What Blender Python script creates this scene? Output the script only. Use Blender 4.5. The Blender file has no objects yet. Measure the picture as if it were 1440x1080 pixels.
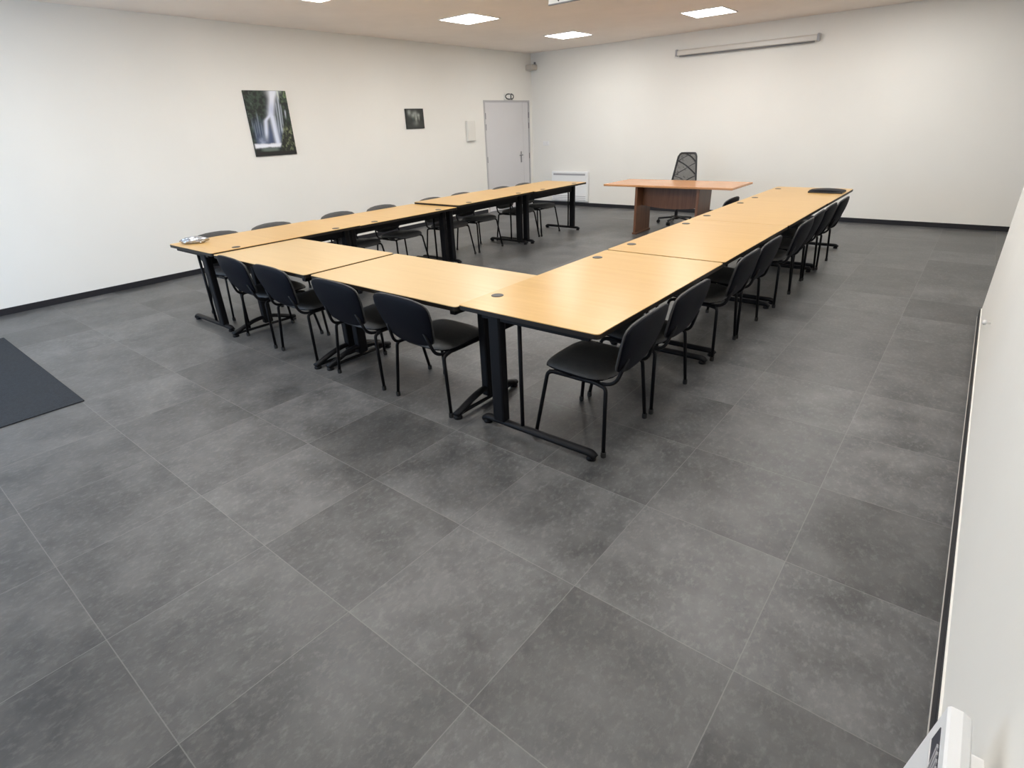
import bpy, bmesh, math, random
from mathutils import Vector, Matrix
random.seed(7)
PI = math.pi
scene = bpy.context.scene
COL = scene.collection

# ------------------------------------------------------------------ camera, world, exposure
F_PX = 770.07
CAM = Vector((7.8807, 0.0, 1.6479))
RT = Vector((0.7809514, 0.62337653, -0.03894369))
UP = Vector((-0.23948811, 0.35644381, 0.90310202))
FW = Vector((-0.57685384, 0.69595224, -0.42765656))
cam_data = bpy.data.cameras.new('camera')
cam_data.sensor_fit = 'HORIZONTAL'
cam_data.sensor_width = 36.0
cam_data.lens = F_PX / 1440.0 * 36.0
cam_data.clip_start = 0.02
cam = bpy.data.objects.new('camera', cam_data)
COL.objects.link(cam)
M = Matrix((RT, UP, -FW)).transposed().to_4x4()
M.translation = CAM
cam.matrix_world = M
scene.camera = cam

scene.view_settings.view_transform = 'Standard'
scene.view_settings.look = 'None'
scene.view_settings.exposure = 1.13
scene.view_settings.gamma = 1.0
scene.view_settings.use_curve_mapping = False

world = bpy.data.worlds.new('sky')
scene.world = world
world.use_nodes = True
world.node_tree.nodes['Background'].inputs['Color'].default_value = (0.55, 0.72, 1.0, 1)
world.node_tree.nodes['Background'].inputs['Strength'].default_value = 1.0

PANEL_POWER = 14.0          # emission strength of the ceiling light diffusers
PANEL_COL = (1.0, 0.985, 0.955)
DAY_POWER = 48.0          # daylight through the glazed entrance behind the camera
def area(name, loc, rot, sx, sy, power, col):
    l = bpy.data.lights.new(name, 'AREA')
    l.shape = 'RECTANGLE'; l.size = sx; l.size_y = sy; l.energy = power; l.color = col
    o = bpy.data.objects.new(name, l); COL.objects.link(o)
    o.location = loc; o.rotation_euler = rot
    return o
area('daylight_entrance', (2.15, -2.15, 1.25), (PI / 2, 0, 0), 2.3, 2.1, DAY_POWER, (0.52, 0.73, 1.0))

# room numbers
H = 2.963
L = 10.578
XR = 8.163
YR = 5.976
Y0 = -2.0
XA = 11.5

# ------------------------------------------------------------------ materials
def nt(name):
    m = bpy.data.materials.new(name); m.use_nodes = True
    n = m.node_tree
    return m, n, n.nodes['Principled BSDF']
def node(n, t, **kw):
    x = n.nodes.new(t)
    for k, v in kw.items(): setattr(x, k, v)
    return x
def plain(name, col, rough=0.5, metal=0.0, bump=0.0, bscale=200.0, var=0.0, vscale=3.0, spec=0.5):
    m, n, b = nt(name)
    b.inputs['Roughness'].default_value = rough
    b.inputs['Metallic'].default_value = metal
    b.inputs['Specular IOR Level'].default_value = spec
    tc = node(n, 'ShaderNodeTexCoord')
    nz = node(n, 'ShaderNodeTexNoise'); nz.inputs['Scale'].default_value = vscale; nz.inputs['Detail'].default_value = 4
    n.links.new(tc.outputs['Object'], nz.inputs['Vector'])
    cr = node(n, 'ShaderNodeValToRGB')
    cr.color_ramp.elements[0].position = 0.3; cr.color_ramp.elements[1].position = 0.7
    cr.color_ramp.elements[0].color = tuple(c * (1 - var) for c in col) + (1,)
    cr.color_ramp.elements[1].color = tuple(min(1, c * (1 + var)) for c in col) + (1,)
    n.links.new(nz.outputs['Fac'], cr.inputs['Fac'])
    n.links.new(cr.outputs['Color'], b.inputs['Base Color'])
    if bump:
        n2 = node(n, 'ShaderNodeTexNoise'); n2.inputs['Scale'].default_value = bscale; n2.inputs['Detail'].default_value = 3
        n.links.new(tc.outputs['Object'], n2.inputs['Vector'])
        bp = node(n, 'ShaderNodeBump'); bp.inputs['Strength'].default_value = bump; bp.inputs['Distance'].default_value = 0.002
        n.links.new(n2.outputs['Fac'], bp.inputs['Height'])
        n.links.new(bp.outputs['Normal'], b.inputs['Normal'])
    return m
def wood(name, c1, c2, rough=0.35, axis='X', scale=1.0, coat=0.0, spec=0.5):
    m, n, b = nt(name)
    b.inputs['Roughness'].default_value = rough
    b.inputs['Specular IOR Level'].default_value = spec
    if coat: b.inputs['Coat Weight'].default_value = coat; b.inputs['Coat Roughness'].default_value = 0.2
    tc = node(n, 'ShaderNodeTexCoord'); mp = node(n, 'ShaderNodeMapping')
    s = {'X': (1.2, 16, 16), 'Y': (16, 1.2, 16), 'Z': (16, 16, 1.2)}[axis]
    mp.inputs['Scale'].default_value = tuple(v * scale for v in s)
    n.links.new(tc.outputs['Object'], mp.inputs['Vector'])
    nz = node(n, 'ShaderNodeTexNoise'); nz.inputs['Scale'].default_value = 1.6; nz.inputs['Detail'].default_value = 6
    nz.inputs['Distortion'].default_value = 0.7
    n.links.new(mp.outputs['Vector'], nz.inputs['Vector'])
    cr = node(n, 'ShaderNodeValToRGB')
    cr.color_ramp.elements[0].position = 0.32; cr.color_ramp.elements[1].position = 0.68
    cr.color_ramp.elements[0].color = c1 + (1,); cr.color_ramp.elements[1].color = c2 + (1,)
    n.links.new(nz.outputs['Fac'], cr.inputs['Fac'])
    n.links.new(cr.outputs['Color'], b.inputs['Base Color'])
    return m
def emit(name, col, strength):
    m, n, b = nt(name)
    b.inputs['Base Color'].default_value = (0.9, 0.9, 0.9, 1)
    b.inputs['Emission Color'].default_value = col + (1,)
    b.inputs['Emission Strength'].default_value = strength
    return m
def floor_mat():
    m, n, b = nt('dark_slate_tile')
    def mth(op, a, v=None):
        x = node(n, 'ShaderNodeMath', operation=op)
        for i, q in enumerate((a, v)):
            if q is None: continue
            if isinstance(q, (int, float)): x.inputs[i].default_value = q
            else: n.links.new(q, x.inputs[i])
        return x.outputs[0]
    tc = node(n, 'ShaderNodeTexCoord'); sp = node(n, 'ShaderNodeSeparateXYZ')
    n.links.new(tc.outputs['Object'], sp.inputs[0])
    T = 0.617
    ux = mth('DIVIDE', mth('SUBTRACT', sp.outputs[0], 7.02 - 20 * T), T)
    uy = mth('DIVIDE', mth('SUBTRACT', sp.outputs[1], 1.37 - 20 * T), T)
    fx, fy = mth('FRACT', ux), mth('FRACT', uy)
    def line(f, w):
        d = mth('SUBTRACT', 0.5, mth('ABSOLUTE', mth('SUBTRACT', f, 0.5)))
        return mth('LESS_THAN', d, w)
    grout = mth('MAXIMUM', line(fx, 0.0028), line(fy, 0.0028))
    cid = node(n, 'ShaderNodeCombineXYZ')
    n.links.new(mth('FLOOR', ux), cid.inputs[0]); n.links.new(mth('FLOOR', uy), cid.inputs[1])
    wn = node(n, 'ShaderNodeTexWhiteNoise'); wn.noise_dimensions = '3D'
    n.links.new(cid.outputs[0], wn.inputs['Vector'])
    # per tile shifted coordinates
    off = node(n, 'ShaderNodeVectorMath', operation='SCALE'); off.inputs['Scale'].default_value = 9.0
    n.links.new(wn.outputs['Color'], off.inputs[0])
    add = node(n, 'ShaderNodeVectorMath', operation='ADD')
    n.links.new(tc.outputs['Object'], add.inputs[0]); n.links.new(off.outputs[0], add.inputs[1])
    n1 = node(n, 'ShaderNodeTexNoise'); n1.inputs['Scale'].default_value = 3.2; n1.inputs['Detail'].default_value = 8; n1.inputs['Roughness'].default_value = 0.65
    n2 = node(n, 'ShaderNodeTexNoise'); n2.inputs['Scale'].default_value = 48; n2.inputs['Detail'].default_value = 6; n2.inputs['Roughness'].default_value = 0.7
    mpw = node(n, 'ShaderNodeMapping'); mpw.inputs['Scale'].default_value = (1.0, 0.6, 1.0); mpw.inputs['Rotation'].default_value = (0, 0, 0.5)
    n.links.new(add.outputs[0], mpw.inputs[0])
    n.links.new(add.outputs[0], n1.inputs['Vector']); n.links.new(mpw.outputs[0], n2.inputs['Vector'])
    c1 = node(n, 'ShaderNodeValToRGB')
    c1.color_ramp.elements[0].position = 0.34; c1.color_ramp.elements[1].position = 0.68
    c1.color_ramp.elements[0].color = (0.050, 0.051, 0.053, 1); c1.color_ramp.elements[1].color = (0.130, 0.130, 0.130, 1)
    n.links.new(n1.outputs['Fac'], c1.inputs['Fac'])
    c2 = node(n, 'ShaderNodeValToRGB')
    c2.color_ramp.elements[0].position = 0.50; c2.color_ramp.elements[1].position = 0.78
    c2.color_ramp.elements[0].color = (0, 0, 0, 1); c2.color_ramp.elements[1].color = (1, 1, 1, 1)
    n.links.new(n2.outputs['Fac'], c2.inputs['Fac'])
    mx = node(n, 'ShaderNodeMix', data_type='RGBA'); mx.inputs[7].default_value = (0.25, 0.25, 0.245, 1)
    n.links.new(mth('MULTIPLY', c2.outputs['Color'], 0.42), mx.inputs[0]); n.links.new(c1.outputs['Color'], mx.inputs[6])
    tv = mth('ADD', mth('MULTIPLY', wn.outputs['Value'], 0.42), 0.80)
    vm = node(n, 'ShaderNodeVectorMath', operation='SCALE')
    n.links.new(mx.outputs[2], vm.inputs[0]); n.links.new(tv, vm.inputs['Scale'])
    g = node(n, 'ShaderNodeMix', data_type='RGBA'); g.inputs[7].default_value = (0.22, 0.217, 0.21, 1)
    n.links.new(mth('MULTIPLY', grout, 0.48), g.inputs[0]); n.links.new(vm.outputs[0], g.inputs[6])
    n.links.new(g.outputs[2], b.inputs['Base Color'])
    rr = mth('ADD', mth('MULTIPLY', n1.outputs['Fac'], 0.22), 0.30)
    n.links.new(rr, b.inputs['Roughness'])
    b.inputs['Specular IOR Level'].default_value = 0.5
    bp = node(n, 'ShaderNodeBump'); bp.inputs['Strength'].default_value = 0.25; bp.inputs['Distance'].default_value = 0.002
    n.links.new(mth('SUBTRACT', n2.outputs['Fac'], grout), bp.inputs['Height'])
    n.links.new(bp.outputs['Normal'], b.inputs['Normal'])
    return m
def vcol_mat(name, rough=0.4):      # the printed picture
    m, n, b = nt(name)
    a = node(n, 'ShaderNodeAttribute'); a.attribute_name = 'print'
    n.links.new(a.outputs['Color'], b.inputs['Base Color'])
    b.inputs['Roughness'].default_value = rough
    return m
def mesh_fabric():
    m, n, b = nt('black_mesh_fabric')
    b.inputs['Base Color'].default_value = (0.02, 0.02, 0.022, 1); b.inputs['Roughness'].default_value = 0.8
    tr = node(n, 'ShaderNodeBsdfTransparent'); mix = node(n, 'ShaderNodeMixShader')
    tc = node(n, 'ShaderNodeTexCoord'); ck = node(n, 'ShaderNodeTexChecker'); ck.inputs['Scale'].default_value = 420
    n.links.new(tc.outputs['Object'], ck.inputs['Vector'])
    mr = node(n, 'ShaderNodeMapRange'); mr.inputs['To Min'].default_value = 0.62; mr.inputs['To Max'].default_value = 0.85
    n.links.new(ck.outputs['Fac'], mr.inputs['Value'])
    n.links.new(mr.outputs[0], mix.inputs[0]); n.links.new(tr.outputs[0], mix.inputs[1]); n.links.new(b.outputs[0], mix.inputs[2])
    n.links.new(mix.outputs[0], n.nodes['Material Output'].inputs['Surface'])
    return m

MAT = dict(
    wall=plain('warm_white_paint', (0.84, 0.825, 0.78), 0.75, bump=0.12, bscale=120, var=0.012, vscale=1.2),
    ceiling=plain('ceiling_board', (0.95, 0.86, 0.78), 0.9, bump=0.25, bscale=90, var=0.02, vscale=2.5),
    floor=floor_mat(),
    base=plain('dark_skirting', (0.012, 0.012, 0.016), 0.45),
    bead=plain('skirting_sealant', (0.55, 0.54, 0.50), 0.6),
    top=wood('beech_laminate', (0.55, 0.335, 0.113), (0.60, 0.378, 0.138), 0.30, 'Y', 0.8),
    top_pale=wood('pale_beech_laminate', (0.58, 0.41, 0.205), (0.62, 0.445, 0.23), 0.33, 'X', 0.8),
    edge=plain('black_edge_band', (0.012, 0.009, 0.007), 0.45, spec=0.3),
    steel=plain('black_powder_coat', (0.004, 0.004, 0.0055), 0.5, bump=0.1, bscale=600, spec=0.2),
    plastic=plain('black_plastic', (0.018, 0.018, 0.021), 0.42, bump=0.15, bscale=900),
    shell=plain('black_moulded_shell', (0.0035, 0.004, 0.008), 0.55, bump=0.2, bscale=700, spec=0.12),
    fabric=plain('charcoal_upholstery', (0.050, 0.050, 0.051), 0.6, bump=0.35, bscale=900, var=0.12, vscale=40),
    rubber=plain('black_rubber', (0.012, 0.012, 0.012), 0.7),
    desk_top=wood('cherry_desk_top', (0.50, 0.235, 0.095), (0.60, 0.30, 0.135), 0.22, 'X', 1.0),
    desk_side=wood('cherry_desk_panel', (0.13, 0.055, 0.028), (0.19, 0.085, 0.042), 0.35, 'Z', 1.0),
    door=plain('grey_door_paint', (0.66, 0.65, 0.66), 0.45, var=0.01),
    frame=plain('grey_door_frame', (0.49, 0.48, 0.485), 0.45),
    metal=plain('brushed_steel', (0.30, 0.30, 0.31), 0.3, metal=1.0),
    white=plain('white_plastic', (0.82, 0.82, 0.82), 0.4),
    white_metal=plain('white_enamel', (0.86, 0.87, 0.88), 0.35),
    ivory=plain('ivory_plastic', (0.76, 0.74, 0.69), 0.5),
    grey=plain('grey_plastic', (0.20, 0.20, 0.21), 0.5),
    lgrey=plain('light_grey_grille', (0.40, 0.40, 0.42), 0.5),
    slot=plain('dark_slot', (0.05, 0.05, 0.065), 0.6),
    casing=plain('screen_casing', (0.66, 0.63, 0.58), 0.35),
    speaker=plain('beige_speaker', (0.56, 0.51, 0.45), 0.6),
    print=vcol_mat('printed_canvas', 0.45),
    canvas_edge=plain('canvas_edge', (0.03, 0.035, 0.03), 0.7),
    mat=plain('ribbed_doormat', (0.014, 0.018, 0.024), 0.95, bump=0.8, bscale=350, var=0.25, vscale=60),
    light=emit('light_diffuser', PANEL_COL, PANEL_POWER),
    meshf=mesh_fabric(),
    wrap=plain('silvery_wrapper', (0.50, 0.52, 0.56), 0.16, metal=0.75),
    ink=plain('dark_pictogram', (0.06, 0.065, 0.06), 0.5),
    sign=plain('sign_face', (0.80, 0.80, 0.77), 0.35),
    ground=plain('outdoor_ground', (0.35, 0.35, 0.34), 0.9),
    alu=plain('grey_aluminium', (0.25, 0.25, 0.27), 0.4, metal=0.6),
)

# ------------------------------------------------------------------ mesh helpers
def obj(name, bm, mat, parent=None, smooth=False, loc=None):
    me = bpy.data.meshes.new(name)
    bm.normal_update(); bm.to_mesh(me); bm.free()
    me.materials.append(mat)
    if smooth:
        for p in me.polygons: p.use_smooth = True
    o = bpy.data.objects.new(name, me); COL.objects.link(o)
    if parent: o.parent = parent
    if loc: o.location = loc
    return o
def thing(name, label, cat, loc=(0, 0, 0), rz=0.0, group=None):
    o = bpy.data.objects.new(name, None); COL.objects.link(o)
    o.empty_display_size = 0.1
    o.location = loc; o.rotation_euler = (0, 0, rz)
    o['label'] = label; o['category'] = cat
    if group: o['group'] = group
    return o
def tag(o, label, cat, group=None):
    o['label'] = label; o['category'] = cat
    if group: o['group'] = group
    return o
def struct(name, bm, mat, smooth=False, parent=None):
    o = obj(name, bm, mat, parent, smooth)
    if not parent: o['kind'] = 'structure'
    return o
def BM(): return bmesh.new()
def box(bm, x0, x1, y0, y1, z0, z1, bev=0.0, seg=2):
    r = bmesh.ops.create_cube(bm, size=1.0)
    vs = r['verts']
    for v in vs:
        v.co = Vector(((x0 + x1) / 2 + v.co.x * (x1 - x0), (y0 + y1) / 2 + v.co.y * (y1 - y0), (z0 + z1) / 2 + v.co.z * (z1 - z0)))
    if bev > 0:
        es = list({e for v in vs for e in v.link_edges})
        bmesh.ops.bevel(bm, geom=es, offset=bev, segments=seg, affect='EDGES', profile=0.5)
    return bm
def prism(bm, poly, z0, z1, axis='Z'):
    """extrude a 2D polygon; axis Z: (x,y), axis X: (y,z), axis Y: (x,z)"""
    def P(a, b, c):
        return {'Z': (a, b, c), 'X': (c, a, b), 'Y': (a, c, b)}[axis]
    lo = [bm.verts.new(P(a, b, z0)) for a, b in poly]
    hi = [bm.verts.new(P(a, b, z1)) for a, b in poly]
    n = len(poly)
    bm.faces.new(lo[::-1]); bm.faces.new(hi)
    for i in range(n): bm.faces.new((lo[i], lo[(i + 1) % n], hi[(i + 1) % n], hi[i]))
    bmesh.ops.recalc_face_normals(bm, faces=bm.faces[:])
    return bm
def tube(bm, pts, r, seg=10, rb=None, cap=True):
    """round (or oval: r, rb) tube along points"""
    pts = [Vector(p) for p in pts]
    rb = rb or r
    rings = []
    prev = None
    for i, p in enumerate(pts):
        if i == 0: t = pts[1] - p
        elif i == len(pts) - 1: t = p - pts[i - 1]
        else: t = (pts[i + 1] - p).normalized() + (p - pts[i - 1]).normalized()
        t.normalize()
        if prev is None:
            ref = Vector((0, 0, 1)) if abs(t.z) < 0.9 else Vector((1, 0, 0))
            a = ref.cross(t).normalized()
        else:
            a = (prev - t * prev.dot(t)).normalized()
        prev = a
        c = t.cross(a)
        rings.append([bm.verts.new(p + a * (r * math.cos(2 * PI * k / seg)) + c * (rb * math.sin(2 * PI * k / seg))) for k in range(seg)])
    for i in range(len(rings) - 1):
        for k in range(seg):
            bm.faces.new((rings[i][k], rings[i][(k + 1) % seg], rings[i + 1][(k + 1) % seg], rings[i + 1][k]))
    if cap:
        bm.faces.new(rings[0][::-1]); bm.faces.new(rings[-1])
    return bm
def bend(pts, rad=0.04, n=5):
    """round the corners of a polyline"""
    pts = [Vector(p) for p in pts]
    out = [pts[0]]
    for i in range(1, len(pts) - 1):
        a, b, c = pts[i - 1], pts[i], pts[i + 1]
        d1 = min(rad, (a - b).length * 0.45); d2 = min(rad, (c - b).length * 0.45)
        p = b + (a - b).normalized() * d1; q = b + (c - b).normalized() * d2
        for k in range(n + 1):
            t = k / n
            out.append(p * (1 - t) ** 2 + b * (2 * t * (1 - t)) + q * t ** 2)
    out.append(pts[-1])
    return out
def lathe(bm, prof, seg=20, c=(0, 0, 0)):
    rings = []
    for r, z in prof:
        rings.append([bm.verts.new((c[0] + r * math.cos(2 * PI * k / seg), c[1] + r * math.sin(2 * PI * k / seg), c[2] + z)) for k in range(seg)])
    for i in range(len(rings) - 1):
        for k in range(seg):
            bm.faces.new((rings[i][k], rings[i][(k + 1) % seg], rings[i + 1][(k + 1) % seg], rings[i + 1][k]))
    bm.faces.new(rings[0][::-1]); bm.faces.new(rings[-1])
    return bm
def pad(bm, fmap, halfw, top, bot, nu=12, nv=14):
    """closed cushion; u,v in [-1,1]; fmap(x, v, n) -> point; halfw(v); top/bot(u,v) = offsets along the normal"""
    us = [math.sin(PI / 2 * (-1 + 2 * i / nu)) for i in range(nu + 1)]
    vs = [math.sin(PI / 2 * (-1 + 2 * j / nv)) for j in range(nv + 1)]
    T = [[bm.verts.new(fmap(u * halfw(v), v, top(u, v))) for u in us] for v in vs]
    B = [[bm.verts.new(fmap(u * halfw(v), v, bot(u, v))) for u in us] for v in vs]
    for j in range(nv):
        for i in range(nu):
            bm.faces.new((T[j][i], T[j][i + 1], T[j + 1][i + 1], T[j + 1][i]))
            bm.faces.new((B[j][i], B[j + 1][i], B[j + 1][i + 1], B[j][i + 1]))
    for j in range(nv):
        bm.faces.new((T[j][0], T[j + 1][0], B[j + 1][0], B[j][0]))
        bm.faces.new((T[j][nu], B[j][nu], B[j + 1][nu], T[j + 1][nu]))
    for i in range(nu):
        bm.faces.new((T[0][i], B[0][i], B[0][i + 1], T[0][i + 1]))
        bm.faces.new((T[nv][i], T[nv][i + 1], B[nv][i + 1], B[nv][i]))
    bmesh.ops.recalc_face_normals(bm, faces=bm.faces[:])
    return bm
def copy_tree(o, parent=None):
    c = o.copy(); COL.objects.link(c)
    if parent: c.parent = parent
    for ch in list(o.children):
        copy_tree(ch, c)
    return c

# ------------------------------------------------------------------ the room shell
T_ = 0.15
struct('floor', box(BM(), -T_, XA + T_, Y0 - T_, L + T_, -0.12, 0.0), MAT['floor'])
struct('ceiling', box(BM(), -T_, XA + T_, Y0 - T_, L + T_, H, H + 0.12), MAT['ceiling'])
DY0, DY1, DH = 9.0, 10.475, 2.10
bm = BM()
box(bm, -T_, 0, Y0 - T_, DY0, 0, H); box(bm, -T_, 0, DY1, L + T_, 0, H); box(bm, -T_, 0, DY0, DY1, DH, H)
struct('wall_left', bm, MAT['wall'])
struct('wall_back', box(BM(), 0, XA + T_, L, L + T_, 0, H), MAT['wall'])
bm = BM(); box(bm, XR, XR + 0.2, Y0, YR, 0, H)
struct('wall_right', bm, MAT['wall'])
struct('wall_alcove', box(BM(), XA, XA + T_, YR - 1.2, L, 0, H), MAT['wall'])
struct('wall_alcove_side', box(BM(), XR + 0.2, XA, YR - 1.2, YR - 1.05, 0, H), MAT['wall'])
EX0, EX1, EH = 0.95, 3.35, 2.25
bm = BM()
box(bm, 0, EX0, Y0 - T_, Y0, 0, H); box(bm, EX1, XR + 0.2, Y0 - T_, Y0, 0, H); box(bm, EX0, EX1, Y0 - T_, Y0, EH, H)
struct('wall_front', bm, MAT['wall'])
# glazed entrance frame (behind the camera, it lets the daylight in)
bm = BM()
for a, b_ in ((EX0, EX0 + 0.06), (EX1 - 0.06, EX1), (2.12, 2.18)): box(bm, a, b_, Y0 - 0.1, Y0 - 0.04, 0, EH)
box(bm, EX0, EX1, Y0 - 0.1, Y0 - 0.04, EH - 0.06, EH); box(bm, EX0, EX1, Y0 - 0.1, Y0 - 0.04, 0, 0.08)
struct('door_2', bm, MAT['alu'])
# skirting boards
BH, BT = 0.07, 0.012
struct('baseboard_left', box(BM(), 0, BT, Y0, DY0 - 0.03, 0, BH, 0.002, 1), MAT['base'])
struct('baseboard_back', box(BM(), 0.0, XA, L - BT, L, 0, BH, 0.002, 1), MAT['base'])
struct('baseboard_right', box(BM(), XR - BT, XR, Y0, YR, 0, BH, 0.002, 1), MAT['base'])
struct('trim_1', box(BM(), XR - BT - 0.003, XR - BT, Y0, YR, 0, 0.004), MAT['bead'])
struct('trim_2', box(BM(), XR - 0.006, XR, Y0, YR, BH, BH + 0.006), MAT['wall'])

# ------------------------------------------------------------------ grey double door
bm = BM(); fw = 0.035
box(bm, -0.10, 0.012, DY0, DY0 + fw, 0, DH); box(bm, -0.10, 0.012, DY1 - fw, DY1, 0, DH); box(bm, -0.10, 0.012, DY0 + fw, DY1 - fw, DH - fw, DH)
d1 = struct('door_1', bm, MAT['frame'])
SEAM = 10.245
leaf = obj('door_leaf', box(BM(), -0.045, 0.0, DY0 + fw + 0.003, SEAM - 0.002, 0.006, DH - fw - 0.003, 0.002, 1), MAT['door'], d1)
leaf2 = obj('door_leaf', box(BM(), -0.045, 0.0, SEAM + 0.002, DY1 - fw - 0.003, 0.006, DH - fw - 0.003, 0.002, 1), MAT['door'], d1)
hb = BM(); box(hb, 0.0, 0.008, 10.135, 10.175, 0.90, 1.12, 0.003, 1)
tube(hb, bend([(0.008, 10.155, 1.05), (0.055, 10.155, 1.05), (0.055, 10.04, 1.05)], 0.02), 0.010, 8)
obj('door_handle', hb, MAT['metal'], leaf, True)
for yy, lf in ((DY0 + fw, leaf), (DY1 - fw, leaf2)):
    for zz in (0.25, 1.02, 1.62, 1.82):
        obj('hinge', lathe(BM(), [(0.009, -0.055), (0.009, 0.055)], 8, (0.010, yy, zz)), MAT['grey'], lf)

# exit sign above the door
ex = thing('exit_sign', 'small white emergency sign with dark outlined pictogram above the grey double door', 'sign', (0, 9.775, 2.165))
obj('housing', box(BM(), 0, 0.035, -0.14, 0.145, -0.062, 0.056, 0.012), MAT['sign'], ex)
bm = BM()
def arc_pts(cy, cz, ry, rz, a0, a1, n=18, x=0.037):
    return [(x, cy + ry * math.cos(a0 + (a1 - a0) * k / n), cz + rz * math.sin(a0 + (a1 - a0) * k / n)) for k in range(n + 1)]
tube(bm, arc_pts(-0.02, -0.0, 0.105, 0.046, PI * 0.42, PI * 1.6), 0.012, 6)
tube(bm, [(0.037, 0.045, -0.05), (0.037, 0.045, 0.05)], 0.014, 6)
tube(bm, arc_pts(0.045, 0.0, 0.085, 0.046, -PI / 2, PI / 2), 0.012, 6)
obj('pictogram', bm, MAT['ink'], ex)

# white wall box left of the door
wb = thing('wall_panel_box', 'slim white blank box fixed to the wall left of the grey door', 'box', (0, 8.565, 1.57))
obj('body', box(BM(), 0, 0.05, -0.115, 0.115, -0.18, 0.18, 0.006), MAT['ivory'], wb)
obj('cover', box(BM(), 0.05, 0.058, -0.105, 0.105, -0.17, 0.17, 0.003), MAT['ivory'], wb)

# ------------------------------------------------------------------ pictures on the left wall
def mixc(a, b, t):
    t = max(0.0, min(1.0, t)); return tuple(a[i] * (1 - t) + b[i] * t for i in range(3))
def smooth(a, b, x):
    t = max(0.0, min(1.0, (x - a) / (b - a))); return t * t * (3 - 2 * t)
_h = {}
def vnoise(x, y, seed=0):
    def r(i, j):
        k = (i, j, seed)
        if k not in _h: _h[k] = random.Random(i * 7919 + j * 104729 + seed * 31).random()
        return _h[k]
    i, j = math.floor(x), math.floor(y); fx, fy = x - i, y - j
    fx = fx * fx * (3 - 2 * fx); fy = fy * fy * (3 - 2 * fy)
    return (r(i, j) * (1 - fx) + r(i + 1, j) * fx) * (1 - fy) + (r(i, j + 1) * (1 - fx) + r(i + 1, j + 1) * fx) * fy
def fbm(x, y, s=0): return 0.5 * vnoise(x, y, s) + 0.3 * vnoise(2.1 * x, 2.1 * y, s + 1) + 0.2 * vnoise(4.3 * x, 4.3 * y, s + 2)
def gau(x, c, w): return math.exp(-((x - c) / w) ** 2)
def waterfall(s, t):
    c = mixc((0.006, 0.012, 0.010), (0.035, 0.060, 0.042), smooth(0.38, 0.75, fbm(s * 16, t * 20, 3)))
    c = mixc(c, (0.17, 0.20, 0.18), 0.8 * smooth(0.60, 0.78, fbm(s * 30, t * 26, 9)) * smooth(0.30, 0.0, s) * smooth(0.6, 0.2, t))
    c = mixc(c, (0.15, 0.23, 0.10), smooth(0.40, 0.65, fbm(s * 18, t * 14, 5)) * smooth(0.82, 0.88, s) * smooth(0.30, 0.10, t))
    blue = smooth(0.34, 0.66, t) * smooth(0.92, 0.80, t) * smooth(0.0, 0.15, s) * smooth(0.80, 0.62, s)
    c = mixc(c, (0.050, 0.080, 0.165), 0.95 * blue * (0.45 + 0.8 * fbm(s * 14, t * 6, 8)))
    W = (0.82, 0.85, 0.93); LB = (0.50, 0.55, 0.72)
    # thin curtains of water at the left
    for cx, w, t0, t1 in ((0.20, 0.016, 0.30, 0.72), (0.10, 0.012, 0.45, 0.76), (0.26, 0.012, 0.45, 0.75), (0.15, 0.010, 0.40, 0.7), (0.06, 0.012, 0.4, 0.62)):
        c = mixc(c, (0.26, 0.31, 0.38), 0.6 * gau(s, cx - 0.06 * (t - 0.5), w) * smooth(t0, t0 + .1, t) * smooth(t1, t1 - .1, t))
    ax = 0.69 - 0.42 * t
    m = gau(s, ax, 0.125 - 0.045 * smooth(0, 0.14, t)) * smooth(0.42, 0.33, t)
    c = mixc(c, mixc(W, LB, smooth(0.08, 0.30, t) * (0.4 + 0.6 * fbm(s * 30, t * 4, 51))), min(1.0, 1.2 * m))
    c = mixc(c, (0.75, 0.82, 0.74), 0.9 * gau(s, 0.80, 0.016) * smooth(0.16, 0.08, t))
    k = (t - 0.33) / 0.40
    lb = 0.545 - 0.13 * smooth(0.0, 0.35, k) - 0.09 * k
    c = mixc(c, (0.66, 0.71, 0.84), min(1.0, 1.15 * gau(s, lb, 0.046) * smooth(0.31, 0.38, t) * smooth(0.82, 0.60, t)))
    rb = 0.555 + 0.02 * k
    c = mixc(c, (0.70, 0.75, 0.88), min(1.0, 1.2 * gau(s, rb, 0.060) * smooth(0.30, 0.40, t) * smooth(0.9, 0.8, t)))
    for cx, w, t0, t1, q in ((0.76, 0.020, 0.06, 0.70, .85), (0.70, 0.014, 0.15, 0.72, .7), (0.81, 0.011, 0.18, 0.62, .7), (0.64, 0.013, 0.36, 0.74, .6), (0.90, 0.016, 0.27, 0.46, .9), (0.79, 0.020, 0.55, 0.75, .8)):
        c = mixc(c, (0.52, 0.58, 0.68), q * gau(s, cx - 0.10 * (t - 0.3), w) * smooth(t0, t0 + .06, t) * smooth(t1, t1 - .12, t))
    c = mixc(c, (0.40, 0.46, 0.60), 0.7 * gau(s, 0.22, 0.10) * gau(t, 0.77, 0.06) * fbm(s * 20, t * 20, 60) * 1.6)
    edge_ = 0.03 * (fbm(s * 9, 3.0, 61) - 0.5)
    c = mixc(c, W, smooth(0.795, 0.825, t + edge_) * smooth(0.885, 0.855, t - edge_) * smooth(0.70, 0.60, s - 1.2 * (0.84 - t)) * smooth(-0.02, 0.04, s))
    c = mixc(c, (0.18, 0.22, 0.19), 0.7 * smooth(0.865, 0.885, t) * smooth(0.95, 0.92, t) * smooth(0.1, 0.25, s) * smooth(0.62, 0.5, s))
    rk = smooth(0.62, 0.68, s + 0.50 * (t - 0.83)) * smooth(0.46, 0.60, t) * smooth(0.60, 0.66, s)
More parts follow.
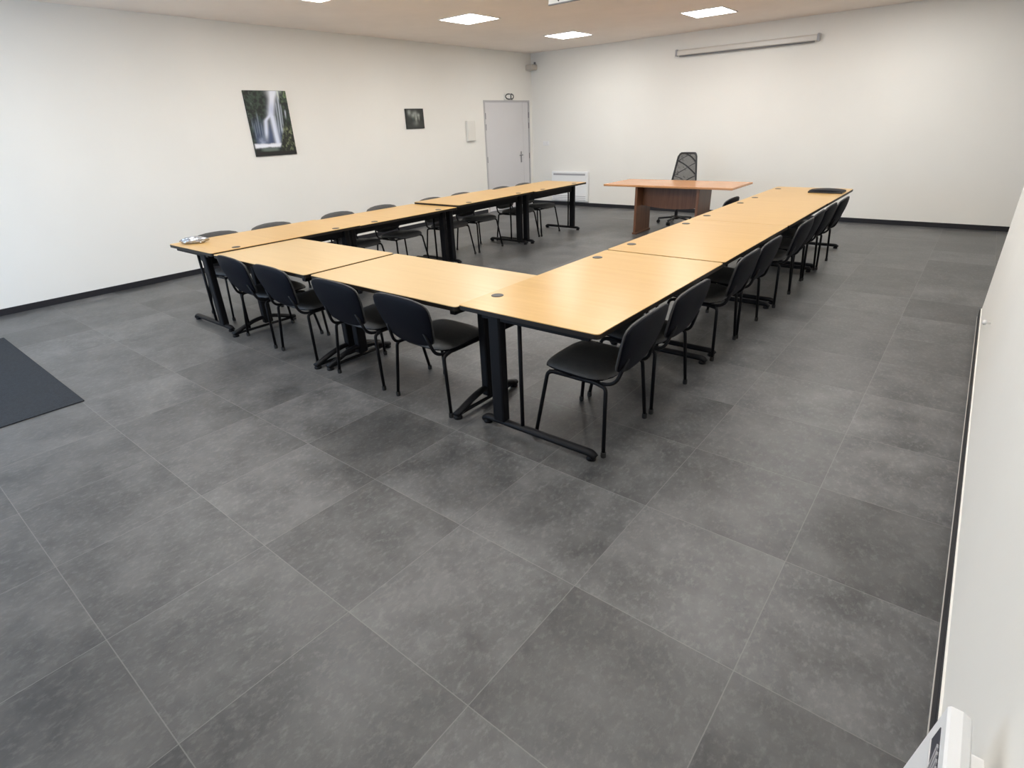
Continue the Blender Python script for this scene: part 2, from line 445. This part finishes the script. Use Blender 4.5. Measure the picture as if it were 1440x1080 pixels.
    c = mixc(c, mixc((0.010, 0.014, 0.009), (0.17, 0.20, 0.11), smooth(0.45, 0.78, fbm(s * 22, t * 22, 12))), rk)
    c = mixc(c, (0.010, 0.010, 0.011), smooth(0.915, 0.95, t + 0.4 * edge_))
    return c
def small_art(s, t):
    c = mixc((0.012, 0.013, 0.011), (0.035, 0.04, 0.035), fbm(s * 7, t * 7, 21))
    def blob(cx, cy, w, h, q, col=(0.34, 0.37, 0.34)):
        nonlocal c
        c = mixc(c, col, q * gau(s, cx, w) * gau(t, cy, h) * (0.6 + 0.6 * fbm(s * 14, t * 14, 30)))
    blob(0.20, 0.18, 0.09, 0.16, 0.9); blob(0.50, 0.22, 0.12, 0.10, 0.7); blob(0.40, 0.34, 0.09, 0.10, 1.0)
    blob(0.56, 0.45, 0.06, 0.22, 1.0); blob(0.70, 0.32, 0.07, 0.08, 1.0); blob(0.72, 0.45, 0.04, 0.14, 0.7)
    blob(0.52, 0.75, 0.16, 0.12, 0.3); blob(0.40, 0.5, 0.05, 0.1, 0.5, (0.06, 0.12, 0.10))
    e = min(s, 1 - s, t, 1 - t)
    return mixc((0.012, 0.012, 0.011), c, smooth(0.0, 0.08, e))
def picture(name, label, y0, y1, z0, z1, fn, nu, nv, depth):
    t = thing(name, label, 'picture', (0, (y0 + y1) / 2, (z0 + z1) / 2))
    w, h = y1 - y0, z1 - z0
    obj('stretcher', box(BM(), 0.001, depth, -w / 2, w / 2, -h / 2, h / 2, 0.003, 1), MAT['canvas_edge'], t)
    me = bpy.data.meshes.new('print')
    vs, fs, cs = [], [], []
    e = 0.001
    for j in range(nv + 1):
        for i in range(nu + 1):
            s, q = i / nu, j / nv
            vs.append((depth + e, -w / 2 + 0.003 + s * (w - 0.006), h / 2 - 0.003 - q * (h - 0.006))); cs.append(fn(s, q) + (1.0,))
    for j in range(nv):
        for i in range(nu):
            a = j * (nu + 1) + i
            fs.append((a, a + nu + 1, a + nu + 2, a + 1))
    me.from_pydata(vs, [], fs)
    at = me.color_attributes.new('print', 'FLOAT_COLOR', 'POINT')
    for k, c in enumerate(cs): at.data[k].color = c
    me.materials.append(MAT['print'])
    o = bpy.data.objects.new('printed_face', me); COL.objects.link(o); o.parent = t
picture('waterfall_picture', 'tall canvas print of a waterfall among dark green rocks on left wall', 4.18, 4.805, 1.385, 2.197, waterfall, 90, 110, 0.02)
picture('dark_picture', 'small dark picture with pale blotches on the left wall nearer the door', 6.965, 7.38, 1.65, 1.962, small_art, 48, 36, 0.02)

# ------------------------------------------------------------------ ceiling lights
GL = 'square recessed ceiling light panels'
def ceiling_light(x, y, label, s=0.6):
    t = thing('ceiling_light', label, 'ceiling light', (x, y, H), 0, GL)
    bm = BM(); h = s / 2; f = 0.018
    for a in ((-h, h, -h, -h + f), (-h, h, h - f, h), (-h, -h + f, -h + f, h - f), (h - f, h, -h + f, h - f)):
        box(bm, a[0], a[1], a[2], a[3], -0.008, 0.0)
    obj('frame', bm, MAT['white'], t)
    obj('diffuser', box(BM(), -h + f, h - f, -h + f, h - f, -0.005, -0.001), MAT['light'], t)
ceiling_light(1.98, 6.55, 'square lit ceiling panel above the left table row, beside the hanging sign')
ceiling_light(1.95, 9.02, 'square lit ceiling panel nearest the corner of the room above the door')
ceiling_light(4.37, 8.90, 'square lit ceiling panel nearest the projection screen case')
ceiling_light(1.98, 4.13, 'lit ceiling panel cut off by the top edge, above the waterfall picture')
# more panels of the same grid outside the frame
for x, y in ((4.40, 6.45), (4.40, 4.1), (6.8, 4.1), (6.8, 6.55), (6.8, 9.0), (1.98, 1.65), (4.4, 1.65), (6.8, 1.65), (4.4, -0.8), (9.8, 8.0)):
    ceiling_light(x, y, 'square lit ceiling panel above the picture frame, out of view')

# sign hanging from the ceiling, cut off by the top edge of the photo
hs = thing('hanging_sign', 'white sign with a dark mark hanging from ceiling, cut off by top edge of photo', 'sign', (4.325, 5.316, 2.70))
obj('panel', box(BM(), -0.175, 0.175, 0.0, 0.022, 0.0, 0.17, 0.004), MAT['sign'], hs)
bm = BM()
prism(bm, [(-0.085, 0.045), (-0.055, 0.012), (-0.025, 0.045), (-0.045, 0.045), (-0.045, 0.13), (-0.065, 0.13), (-0.065, 0.045)], -0.003, 0.001, 'Y')
obj('arrow', bm, MAT['ink'], hs)
obj('shadow_strip', box(BM(), -0.177, 0.177, -0.002, 0.024, -0.006, 0.003), MAT['grey'], hs)  # grey strip added to draw the dark shadow line along the bottom edge
for sx in (-1, 1): obj('hanger', tube(BM(), [(sx * 0.13, 0.011, 0.168), (sx * 0.13, 0.011, H - 2.70)], 0.004, 8), MAT['metal'], hs)

# ------------------------------------------------------------------ back wall fittings
sc = thing('projection_screen_case', 'long pale roll-up screen case high on the back wall', 'projection screen', (4.35, L, 2.665))
hw = 1.105; bm = BM()
prof = [(-0.095, -0.035), (-0.095, 0.02), (-0.075, 0.042), (-0.02, 0.045), (0.0, 0.045), (0.0, -0.045), (-0.07, -0.045)]
prism(bm, prof, -hw, hw, 'X')
obj('casing', bm, MAT['casing'], sc)
for sx in (-1, 1):
    obj('end_cap', box(BM(), sx * hw - (0.035 if sx < 0 else 0), sx * hw + (0.035 if sx > 0 else 0), -0.102, 0.0, -0.052, 0.052, 0.012), MAT['lgrey'], sc)
obj('bottom_bar', tube(BM(), [(-hw + 0.03, -0.055, -0.052), (hw - 0.03, -0.055, -0.052)], 0.012, 8), MAT['grey'], sc, True)

rd = thing('wall_radiator', 'white panel radiator on the back wall right of the grey door', 'radiator', (1.02, L, 0.40))
bm = BM(); box(bm, -0.45, 0.45, -0.095, -0.02, -0.30, 0.30, 0.012)
obj('body', bm, MAT['white_metal'], rd)
obj('air_slot', box(BM(), -0.40, 0.40, -0.099, -0.09, 0.225, 0.262, 0.003), MAT['lgrey'], rd)
for k in range(3):
    obj('louvre', box(BM(), -0.42, 0.42, -0.0985, -0.09, -0.20 - 0.035 * k, -0.19 - 0.035 * k), MAT['lgrey'], rd)
obj('wall_bracket', box(BM(), -0.30, 0.30, -0.025, 0.0, -0.2, 0.2), MAT['grey'], rd)

sw = thing('light_switch', 'small white switch plate on back wall above the radiator, near the door', 'light switch', (0.365, L, 1.255))
obj('plate', box(BM(), -0.075, 0.075, -0.012, 0, -0.042, 0.042, 0.004), MAT['white'], sw)
for sx in (-1, 1): obj('rocker', box(BM(), sx * 0.037 - 0.024, sx * 0.037 + 0.024, -0.018, -0.011, -0.024, 0.024, 0.003), MAT['white'], sw)

sp = thing('corner_speaker', 'small beige wall unit high in the corner under the ceiling', 'speaker', (0.10, L, 2.76))
obj('housing', box(BM(), -0.085, 0.085, -0.11, -0.012, -0.10, 0.10, 0.02), MAT['speaker'], sp)
obj('bracket', box(BM(), -0.02, 0.02, -0.013, 0, -0.04, 0.04), MAT['grey'], sp)
obj('grille', lathe(BM(), [(0.05, 0), (0.05, 0.004), (0.044, 0.004)], 18), MAT['lgrey'], sp)
sp.children[-1].rotation_euler = (PI / 2, 0, 0); sp.children[-1].location = (-0.01, -0.11, 0)

# ------------------------------------------------------------------ right wall: heater at the lower right, hook, socket
hx = thing('electric_heater', 'white electric heater on the right wall in the lower right corner', 'heater', (XR, 0.5, 0.36))
# profile in (x from wall, z) : back 0.045 off the wall, front slopes outwards towards the floor
zt = 0.62 - 0.36
prof = [(-0.045, zt - 0.03), (-0.052, zt - 0.008), (-0.066, zt), (-0.084, zt), (-0.0885, zt - 0.005), (-0.112, zt - 0.23), (-0.112, -0.25), (-0.045, -0.25)]
bm = BM()
lo = [bm.verts.new((a, -0.36, b)) for a, b in prof]; hi = [bm.verts.new((a, 0.53, b)) for a, b in prof]
n_ = len(prof); bm.faces.new(lo); bm.faces.new(hi[::-1])
for i in range(n_): bm.faces.new((lo[i], hi[i], hi[(i + 1) % n_], lo[(i + 1) % n_]))
bmesh.ops.recalc_face_normals(bm, faces=bm.faces[:])
bmesh.ops.bevel(bm, geom=[e for e in bm.edges if abs(e.verts[0].co.y - e.verts[1].co.y) < 1e-5 and e.verts[0].co.y > 0.5], offset=0.006, segments=2, affect='EDGES')
obj('casing', bm, MAT['white_metal'], hx)
def fr(z): return -0.0885 - (zt - 0.005 - z) / 0.225 * 0.0235   # front face x at height z
bm = BM()
za, zb = zt - 0.028, zt - 0.068
prism(bm, [(fr(za) + 0.004, za), (fr(za) - 0.0015, za), (fr(zb) - 0.0015, zb), (fr(zb) + 0.004, zb)], -0.33, 0.49, 'Y')
obj('air_slot', bm, MAT['slot'], hx)
bm = BM()
for k in range(48):
    y = -0.31 + k * 0.016
    a, b_, c_, d_ = (fr(za) - 0.004, y, za), (fr(zb) - 0.004, y - 0.03, zb), (fr(zb) - 0.004, y - 0.022, zb), (fr(za) - 0.004, y + 0.008, za)
    vs = [bm.verts.new(p) for p in (a, b_, c_, d_)] + [bm.verts.new((p[0] + 0.004, p[1], p[2])) for p in (a, b_, c_, d_)]
    for f in ((0, 1, 2, 3), (7, 6, 5, 4), (0, 4, 5, 1), (1, 5, 6, 2), (2, 6, 7, 3), (3, 7, 4, 0)): bm.faces.new([vs[i] for i in f])
bmesh.ops.recalc_face_normals(bm, faces=bm.faces[:])
obj('grille', bm, MAT['lgrey'], hx)
bm = BM(); prism(bm, [(fr(zb) - 0.004, zb), (fr(zb) - 0.004, zb - 0.007), (fr(zb) + 0.002, zb - 0.007), (fr(zb) + 0.002, zb)], -0.33, 0.49, 'Y')
obj('slot_lip', bm, MAT['white_metal'], hx)
for a, b_ in ((0.1, 0.34), (-0.3, -0.1)): obj('wall_bracket', box(BM(), -0.05, 0.0, a, b_, -0.15, 0.10), MAT['lgrey'], hx)

so = thing('wall_socket', 'white rounded socket half hidden behind the heater on the right wall', 'socket', (XR, 1.0, 0.478))
obj('plate', box(BM(), -0.022, 0, -0.085, 0.085, -0.055, 0.055, 0.010, 3), MAT['white'], so)
obj('insert', lathe(BM(), [(0.026, 0), (0.026, 0.004), (0.021, 0.004), (0.019, 0.001)], 18), MAT['lgrey'], so)
so.children[-1].rotation_euler = (0, -PI / 2, 0); so.children[-1].location = (-0.022, -0.01, 0.0)

hk = thing('wall_hook', 'tiny white knob on the right wall near its far end', 'hook', (XR, 4.56, 0.36))
o = obj('knob', lathe(BM(), [(0.006, 0), (0.006, 0.02), (0.016, 0.024), (0.018, 0.034), (0.010, 0.042)], 14), MAT['white'], hk, True)
o.rotation_euler = (0, -PI / 2, 0)

# doormat at the left
dm = obj('doormat', box(BM(), 0.99, 3.315, -0.75, 0.77, 0.0, 0.008, 0.003, 1), MAT['mat'])
tag(dm, 'dark rectangular doormat on the floor at the left edge', 'doormat')

# ------------------------------------------------------------------ tables
def rounded_poly(x0, x1, y0, y1, r=0.03, n=4):
    out = []
    for cx, cy, a0 in ((x1 - r, y1 - r, 0), (x0 + r, y1 - r, PI / 2), (x0 + r, y0 + r, PI), (x1 - r, y0 + r, 1.5 * PI)):
        for k in range(n + 1):
            a = a0 + PI / 2 * k / n
            out.append((cx + r * math.cos(a), cy + r * math.sin(a)))
    return out
TH = 0.028
def cleg(t, x, ypost, yrod, yf0, yf1, ztop, arch=False, postw=0.075):
    """one cantilever leg in the table's frame: foot along y, wide post, thin rod"""
    lg = obj('leg', box(BM(), x - 0.03, x + 0.03, ypost - postw / 2, ypost + postw / 2, 0.045, ztop - TH, 0.012), MAT['steel'], t)
    fb = BM()
    if not arch:
        pts = bend([(x, yf0 + 0.005, 0.018), (x, yf0 + 0.03, 0.040), (x, yf1 - 0.03, 0.040), (x, yf1 - 0.005, 0.018)], 0.02, 3)
        tube(fb, pts, 0.026, 10, 0.020)
        for yy in (yf0 + 0.03, yf1 - 0.03): lathe(fb, [(0.026, 0), (0.026, 0.012), (0.012, 0.03)], 12, (x, yy, 0))
    else:
        pts = [(x, yf0 + (yf1 - yf0) * k / 12, 0.028 + 0.075 * math.sin(PI * (k / 12)) ** 1.2) for k in range(13)]
        tube(fb, pts, 0.026, 10, 0.018)
        tube(fb, [(x, yf0 + 0.02, 0.024), (x, yf1 - 0.02, 0.024)], 0.012, 8)
        for yy in (yf0 + 0.02, yf1 - 0.02): lathe(fb, [(0.028, 0), (0.028, 0.012), (0.014, 0.026)], 12, (x, yy, 0))
    obj('foot', fb, MAT['steel'], lg, True)
    if yrod is not None:
        obj('rod', tube(BM(), [(x, yrod, 0.04), (x, yrod, ztop - TH)], 0.0115, 10), MAT['steel'], lg, True)
    bm = BM(); box(bm, x - 0.02, x + 0.02, min(yf0, ypost) + 0.05, max(yf1, ypost) - 0.05, ztop - TH - 0.03, ztop - TH - 0.0005)
    obj('support_arm', bm, MAT['steel'], lg)
def table(label, cx, cy, length, depth, ztop, rz, group, mat, flip_post, grommets=True, panel=True, arch=False, gx=0.26, leg_in=0.05, pz=0.60, rod=0.40):
    """local x along the length, local y across; user side = -y, modesty side = +y"""
    t = thing('meeting_table', label, 'table', (cx, cy, 0), rz, group)
    hl, hd = length / 2, depth / 2
    top = obj('tabletop', prism(BM(), rounded_poly(-hl, hl, -hd, hd, 0.022), ztop - 0.004, ztop), mat, t)
    obj('edge_band', prism(BM(), rounded_poly(-hl - 0.001, hl + 0.001, -hd - 0.001, hd + 0.001, 0.023), ztop - TH, ztop - 0.004), MAT['edge'], t)
    if grommets:
        for sx in (-1, 1):
            bm = BM(); lathe(bm, [(0.037, 0.0), (0.037, 0.003), (0.033, 0.0045), (0.0, 0.0045)][:3], 20, (sx * (hl - gx), hd - 0.075, ztop - 0.001))
            obj('cable_grommet', bm, MAT['plastic'], t)
    for sx in (-1, 1):
        x = sx * (hl - leg_in)
        if arch: cleg(t, x, hd - 0.515, (hd - 0.70 if sx < 0 and cx < 4 else None), -hd - 0.03, hd - 0.24, ztop, True, 0.085)
        else: cleg(t, x, hd - 0.24, hd - rod, -hd + 0.02, hd - 0.10, ztop, False, 0.085)
    if panel:
        obj('modesty_panel', box(BM(), -hl + leg_in + 0.035, hl - leg_in - 0.035, hd - 0.245, hd - 0.225, pz, ztop - TH - 0.001, 0.002, 1), MAT['steel'], t)
    bm = BM(); box(bm, -hl + leg_in + 0.03, hl - leg_in - 0.03, hd - 0.30, hd - 0.25, ztop - TH - 0.055, ztop - TH - 0.001)
    obj('beam', bm, MAT['steel'], t)
    return t
GR, GLF, GN = 'tables of the long right row', 'tables of the long left row', 'tables of the short near side'
# right row: user side +x, modesty side -x  -> local +y = world -x : rz = +90deg
R90 = PI / 2
def rrow(label, y0, y1, z, x0=5.742, x1=6.655, li=0.05): return table(label, (x0 + x1) / 2, (y0 + y1) / 2, y1 - y0, x1 - x0, z, R90, GR, MAT['top'], 0, leg_in=li)
rrow('largest nearest wood table of the right row, at the front corner of the U', 2.13, 3.80, 0.738)
rrow('wood table of the right row, second from the camera, joining the nearest one', 3.815, 5.425, 0.740, li=0.11)
rrow('wood table of the right row, third from the camera, before the one with laptop', 5.43, 6.965, 0.740)
rrow('wood table at far end of the right row, with a black laptop on it', 6.975, 8.48, 0.738, li=0.11)
# left row: user side -x, modesty side +x -> rz = -90deg
def lrow(label, y0, y1, z, x0, x1, rz=-R90, rod=0.40): return table(label, (x0 + x1) / 2, (y0 + y1) / 2, y1 - y0, x1 - x0, z, rz, GLF, MAT['top'], 0, pz=0.615, rod=rod)
lrow('wood table at near end of the left row, with a silvery lump on it', 2.065, 3.645, 0.748, 2.01, 2.87)
lrow('second wood table from the near end of the left row', 3.65, 5.155, 0.738, 2.00, 2.84)
lrow('raised wood table of left row whose dark end overlaps its nearer neighbour', 5.16, 6.72, 0.762, 2.03, 2.87)
lrow('wood table at the far end of the left row, near the radiator', 6.725, 8.10, 0.762, 2.12, 2.92, rod=0.32)
# near side: user side -y
table('pale wood table of the near side beside the right row corner', 5.01, 2.52, 1.455, 0.81, 0.727, 0.0, GN, MAT['top_pale'], 0, grommets=False, panel=False, arch=True)
table('pale wood table of the near side beside the left row end', 3.575, 2.49, 1.40, 0.83, 0.735, 0.0, GN, MAT['top_pale'], 0, grommets=False, panel=False, arch=True)

# ------------------------------------------------------------------ visitor chairs
SW = 0.225      # half seat width
def seat_path(v):      # v -1 back .. 1 front
    y = -0.195 + (v + 1) / 2 * 0.425
    z = 0.430 + 0.012 * v - 0.028 * max(0, v - 0.55) ** 2 / 0.2
    return y, z
def seat_map(off=0.0):
    def f(x, v, n):
        y, z = seat_path(v)
        return (x, y, z + n + off - 0.06 * (x ** 2))
    return f
def rr(v, p=5.0, q=0.34): return max(0.02, (1 - abs(v) ** p)) ** q
def back_path(v):      # v -1 bottom .. 1 top
    t = (v + 1) / 2
    return -0.240 - 0.100 * t - 0.015 * math.sin(PI * t), 0.452 + 0.324 * t
def back_map(x, v, n):
    y, z = back_path(v)
    cur = 0.42 * x * x          # wings curve forward
    return (x, y + cur + n, z + 0.15 * n - 0.25 * x * x * max(0.0, v))
def backw(v):
    t = (v + 1) / 2
    w = 0.206 + 0.046 * smooth(0.0, 0.7, t)
    return w * (max(0.02, 1 - abs(v) ** 9) ** 0.30 if v > 0 else max(0.03, 1 - abs(v) ** 6) ** 0.32)
def edge(u, v, T, p=4): return T * max(0.0, (1 - abs(u) ** p)) ** 0.5 * max(0.0, (1 - abs(v) ** p)) ** 0.5
def make_chair():
    t = thing('visitor_chair', '', 'chair')
    obj('seat', pad(BM(), seat_map(), lambda v: SW * rr(v), lambda u, v: 0.004 + edge(u, v, 0.036), lambda u, v: 0.0, 12, 12), MAT['fabric'], t, True)
    obj('seat_shell', pad(BM(), seat_map(), lambda v: (SW + 0.004) * rr(v), lambda u, v: 0.003 - 0.0005, lambda u, v: -edge(u, v, 0.022), 10, 10), MAT['shell'], t, True)
    obj('backrest', pad(BM(), back_map, lambda v: backw(v) + 0.002, lambda u, v: 0.006 + edge(u, v, 0.028), lambda u, v: 0.0005, 12, 14), MAT['fabric'], t, True)
    obj('back_shell', pad(BM(), back_map, lambda v: backw(v) - 0.002, lambda u, v: 0.0, lambda u, v: -0.005 - edge(u, v, 0.012), 12, 14), MAT['shell'], t, True)
    # frame under the seat with the two back uprights
    fb = BM()
    for s in (-1, 1):
        tube(fb, bend([(s * 0.205, 0.165, 0.402), (s * 0.205, -0.13, 0.398), (s * 0.195, -0.235, 0.41), (s * 0.170, -0.285, 0.56)], 0.05), 0.0105, 8)
    tube(fb, [(-0.205, 0.13, 0.402), (0.205, 0.13, 0.402)], 0.009, 8)
    tube(fb, [(-0.205, -0.12, 0.398), (0.205, -0.12, 0.398)], 0.009, 8)
    obj('frame', fb, MAT['steel'], t, True)
    for s in (-1, 1):
        for pts in ([(s * 0.262, 0.225, 0.012), (s * 0.216, 0.170, 0.398), (s * 0.205, 0.125, 0.410), (s * 0.205, 0.02, 0.404)],
                    [(s * 0.262, -0.215, 0.012), (s * 0.222, -0.195, 0.392), (s * 0.207, -0.12, 0.402), (s * 0.205, 0.0, 0.400)]):
            lg = obj('leg', tube(BM(), bend(pts, 0.022, 4), 0.0115, 10, 0.0095), MAT['steel'], t, True)
            obj('foot_cap', lathe(BM(), [(0.014, 0.0), (0.0155, 0.006), (0.0145, 0.03)], 12, (pts[0][0] - s * 0.001, pts[0][1], 0)), MAT['rubber'], lg)
    return t
proto = make_chair()
used = []
def chair(label, x, y, rz, group):
    o = proto if not used else copy_tree(proto)
    used.append(o)
    o['label'] = label; o['category'] = 'chair'; o['group'] = group
    o.location = (x, y, 0); o.rotation_euler = (0, 0, rz)
    return o
G1, G2, G3 = 'chairs along the near side', 'chairs along the right row', 'chairs along the left row'
# near side, facing +y
for label, x, y, rz in (
    ('black chair of near side, leftmost, beside the left row table end', 3.28, 2.34, -0.05),
    ('black chair of the near side, second from left, before the pale tables meet', 3.90, 2.33, -0.02),
    ('black chair of the near side, third from left, just right of the pale tables seam', 4.71, 2.32, 0.0),
    ('black chair of the near side, rightmost, beside the corner table leg', 5.39, 2.31, -0.03)):
    chair(label, x, y, rz, G1)
# right row, facing -x : local +y -> world -x : rz = +90
for label, y, dx, da in (
    ('black chair nearest the camera, its padded seat showing beside corner table', 2.49, 0.0, 0.03),
    ('black chair on the right row, second from the camera', 3.09, 0.0, 0.0),
    ('black chair on the right row, third from the camera, past first table seam', 4.09, 0.0, 0.02),
    ('black chair on the right row, fourth from the camera', 4.65, 0.0, 0.0),
    ('black chair on the right row, fifth from the camera', 5.625, 0.02, 0.0),
    ('black chair on the right row, sixth from the camera', 6.19, 0.0, 0.03),
    ('black chair on the right row, second from the far end', 6.75, 0.0, 0.0),
    ('black chair at the far end of the right row, beside the laptop', 7.305, 0.02, 0.0)):
    chair(label, 6.425 + dx, y, R90 + da, G2)
# left row, facing +x
for label, y, dx, da in (
    ('black chair behind the left row, nearest the camera, behind the silvery lump', 2.55, 0.0, 0.0),
    ('black chair behind the left row, second from the near end', 3.17, 0.0, 0.0),
    ('black chair behind the left row, third from the near end', 4.04, 0.0, 0.03),
    ('black chair behind the left row, fourth from near end, seat showing under table', 4.69, 0.02, 0.0),
    ('black chair behind the left row, fifth from near end, under the raised table', 5.52, 0.07, 0.0),
    ('black chair behind the left row, sixth from the near end', 6.13, 0.07, 0.0),
    ('black chair behind left row, second from the far end', 6.985, 0.13, 0.0),
    ('black chair at the far end of the left row, near the radiator', 7.55, 0.14, 0.02)):
    chair(label, 2.22 + dx, y, -R90 + da, G3)
# one on the inner side of the right row
chair('black chair inside the U, only its top showing beside brown desk', 5.345, 6.91, R90, 'chair inside the table ring')

# ------------------------------------------------------------------ brown desk with its office chair
dk = thing('executive_desk', 'reddish brown wood desk standing at the far end by the back wall', 'desk', (4.26, 8.51, 0))
obj('desk_top', box(BM(), -1.01, 1.01, -0.44, 0.44, 0.712, 0.742, 0.006, 2), MAT['desk_top'], dk)
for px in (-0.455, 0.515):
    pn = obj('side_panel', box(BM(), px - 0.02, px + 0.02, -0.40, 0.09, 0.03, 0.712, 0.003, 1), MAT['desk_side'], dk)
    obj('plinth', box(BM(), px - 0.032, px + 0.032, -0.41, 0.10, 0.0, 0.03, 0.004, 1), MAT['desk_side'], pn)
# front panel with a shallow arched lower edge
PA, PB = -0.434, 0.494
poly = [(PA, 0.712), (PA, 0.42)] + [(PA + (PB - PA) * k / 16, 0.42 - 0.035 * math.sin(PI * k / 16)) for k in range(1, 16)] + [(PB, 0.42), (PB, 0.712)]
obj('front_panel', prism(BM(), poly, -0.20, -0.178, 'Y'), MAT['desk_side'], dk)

oc = thing('office_chair', 'black swivel chair with a high patterned mesh back behind the brown desk', 'office chair', (3.95, 9.36, 0), PI)
lift = obj('gas_lift', lathe(BM(), [(0.028, 0.10), (0.028, 0.26), (0.018, 0.26), (0.018, 0.42), (0.06, 0.42), (0.06, 0.44)], 16), MAT['plastic'], oc)
bb = BM()
lathe(bb, [(0.05, 0.07), (0.05, 0.12), (0.03, 0.13)], 16)
for k in range(5):
    a = 2 * PI * k / 5 + 0.3
    tube(bb, [(0.03 * math.cos(a), 0.03 * math.sin(a), 0.105), (0.29 * math.cos(a), 0.29 * math.sin(a), 0.078)], 0.024, 8, 0.016)
base = obj('star_base', bb, MAT['plastic'], oc, True)
for k in range(5):
    a = 2 * PI * k / 5 + 0.3
    x, y = 0.29 * math.cos(a), 0.29 * math.sin(a)
    cb = BM()
    for s in (-1, 1):
        dx, dy = -math.sin(a) * 0.018 * s, math.cos(a) * 0.018 * s
        r = bmesh.ops.create_cone(cb, cap_ends=True, segments=16, radius1=0.028, radius2=0.028, depth=0.02)
        rot = Matrix.Rotation(a + PI / 2, 4, 'Z') @ Matrix.Rotation(PI / 2, 4, 'Y')
        for v in r['verts']: v.co = rot @ v.co + Vector((x + dx, y + dy, 0.028))
    tube(cb, [(x, y, 0.03), (x, y, 0.085)], 0.009, 8)
    obj('caster', cb, MAT['rubber'], base)
obj('seat', pad(BM(), lambda x, v, n: (x, v * 0.235, 0.475 + n), lambda v: 0.245 * rr(v), lambda u, v: 0.004 + edge(u, v, 0.04), lambda u, v: -0.02 - edge(u, v, 0.02), 12, 12), MAT['fabric'], oc, True)
# back : trapezoid frame, mesh panel and crossing straps
def bp(s, t): # s -1..1, t 0..1
    w = 0.225 - 0.075 * t
    return (s * w, -0.235 - 0.09 * t + 0.05 * s * s, 0.56 + 0.54 * t)
fr_ = BM()
loop = [bp(-1, t / 10) for t in range(0, 10)] + [bp(-0.9, 0.97)] + [bp(s / 5, 1.0) for s in range(-4, 5)] + [bp(0.9, 0.97)] + [bp(1, t / 10) for t in range(9, -1, -1)]
tube(fr_, loop + [bp(s / 5, 0.0) for s in range(4, -6, -1)], 0.016, 8)
bf = obj('back_frame', fr_, MAT['plastic'], oc, True)
g = BM(); NU, NV = 10, 14
V = [[g.verts.new(bp(-0.98 + 1.96 * i / NU, 0.01 + 0.98 * j / NV)) for i in range(NU + 1)] for j in range(NV + 1)]
for j in range(NV):
    for i in range(NU): g.faces.new((V[j][i], V[j][i + 1], V[j + 1][i + 1], V[j + 1][i]))
bmesh.ops.solidify(g, geom=g.faces[:], thickness=0.003)
obj('mesh_panel', g, MAT['meshf'], oc)
sb = BM()
def off(p, d): return (p[0], p[1] + d, p[2])
for a, b_ in (((-0.95, 0.38), (0.95, 0.78)), ((0.95, 0.36), (-0.95, 0.74)), ((-0.9, 0.75), (0.3, 0.97)), ((0.9, 0.78), (-0.2, 0.95)), ((-0.95, 0.36), (0.3, 0.1)), ((0.95, 0.34), (-0.3, 0.1))):
    pts = [off(bp(a[0] + (b_[0] - a[0]) * k / 8, a[1] + (b_[1] - a[1]) * k / 8 + 0.03 * math.sin(PI * k / 8)), -0.006) for k in range(9)]
    tube(sb, pts, 0.020, 8, 0.006)
obj('back_strap', sb, MAT['plastic'], oc, True)
obj('back_support', tube(BM(), bend([(0, -0.05, 0.45), (0, -0.25, 0.45), (0, -0.275, 0.62)], 0.06), 0.022, 8, 0.012), MAT['plastic'], oc, True)

# ------------------------------------------------------------------ small things on the tables
lp = thing('laptop', 'black closed laptop lying on the far table of the right row', 'laptop', (6.44, 8.02, 0.7385))
obj('base', box(BM(), -0.19, 0.19, -0.13, 0.13, 0.0, 0.02, 0.006), MAT['plastic'], lp)
obj('lid', pad(BM(), lambda x, v, n: (x, v * 0.13, 0.021 + n), lambda v: 0.19 * rr(v, 12, 0.2), lambda u, v: 0.003 + 0.012 * (1 - u * u), lambda u, v: 0.0, 10, 8), MAT['shell'], lp, True)

bm = BM()
bmesh.ops.create_icosphere(bm, subdivisions=4, radius=1.0)
for v in bm.verts:
    c = v.co.copy()
    k = 1 + 0.35 * (fbm(c.x * 2.2 + 5, c.y * 2.2 + c.z * 1.7, 40) - 0.5) + 0.22 * (fbm(c.x * 5 + 9, c.y * 5 + c.z * 4, 44) - 0.5)
    v.co = Vector((c.x * 0.115 * k, c.y * 0.06 * k, max(-0.72, c.z * k) * 0.036 + 0.026))
cw = obj('crumpled_wrapper', bm, MAT['wrap'], None, False, (2.20, 2.225, 0.7485))
cw.rotation_euler = (0, 0, 0.9)
tag(cw, 'small silvery crumpled lump lying at the near end of left table row', 'wrapper')
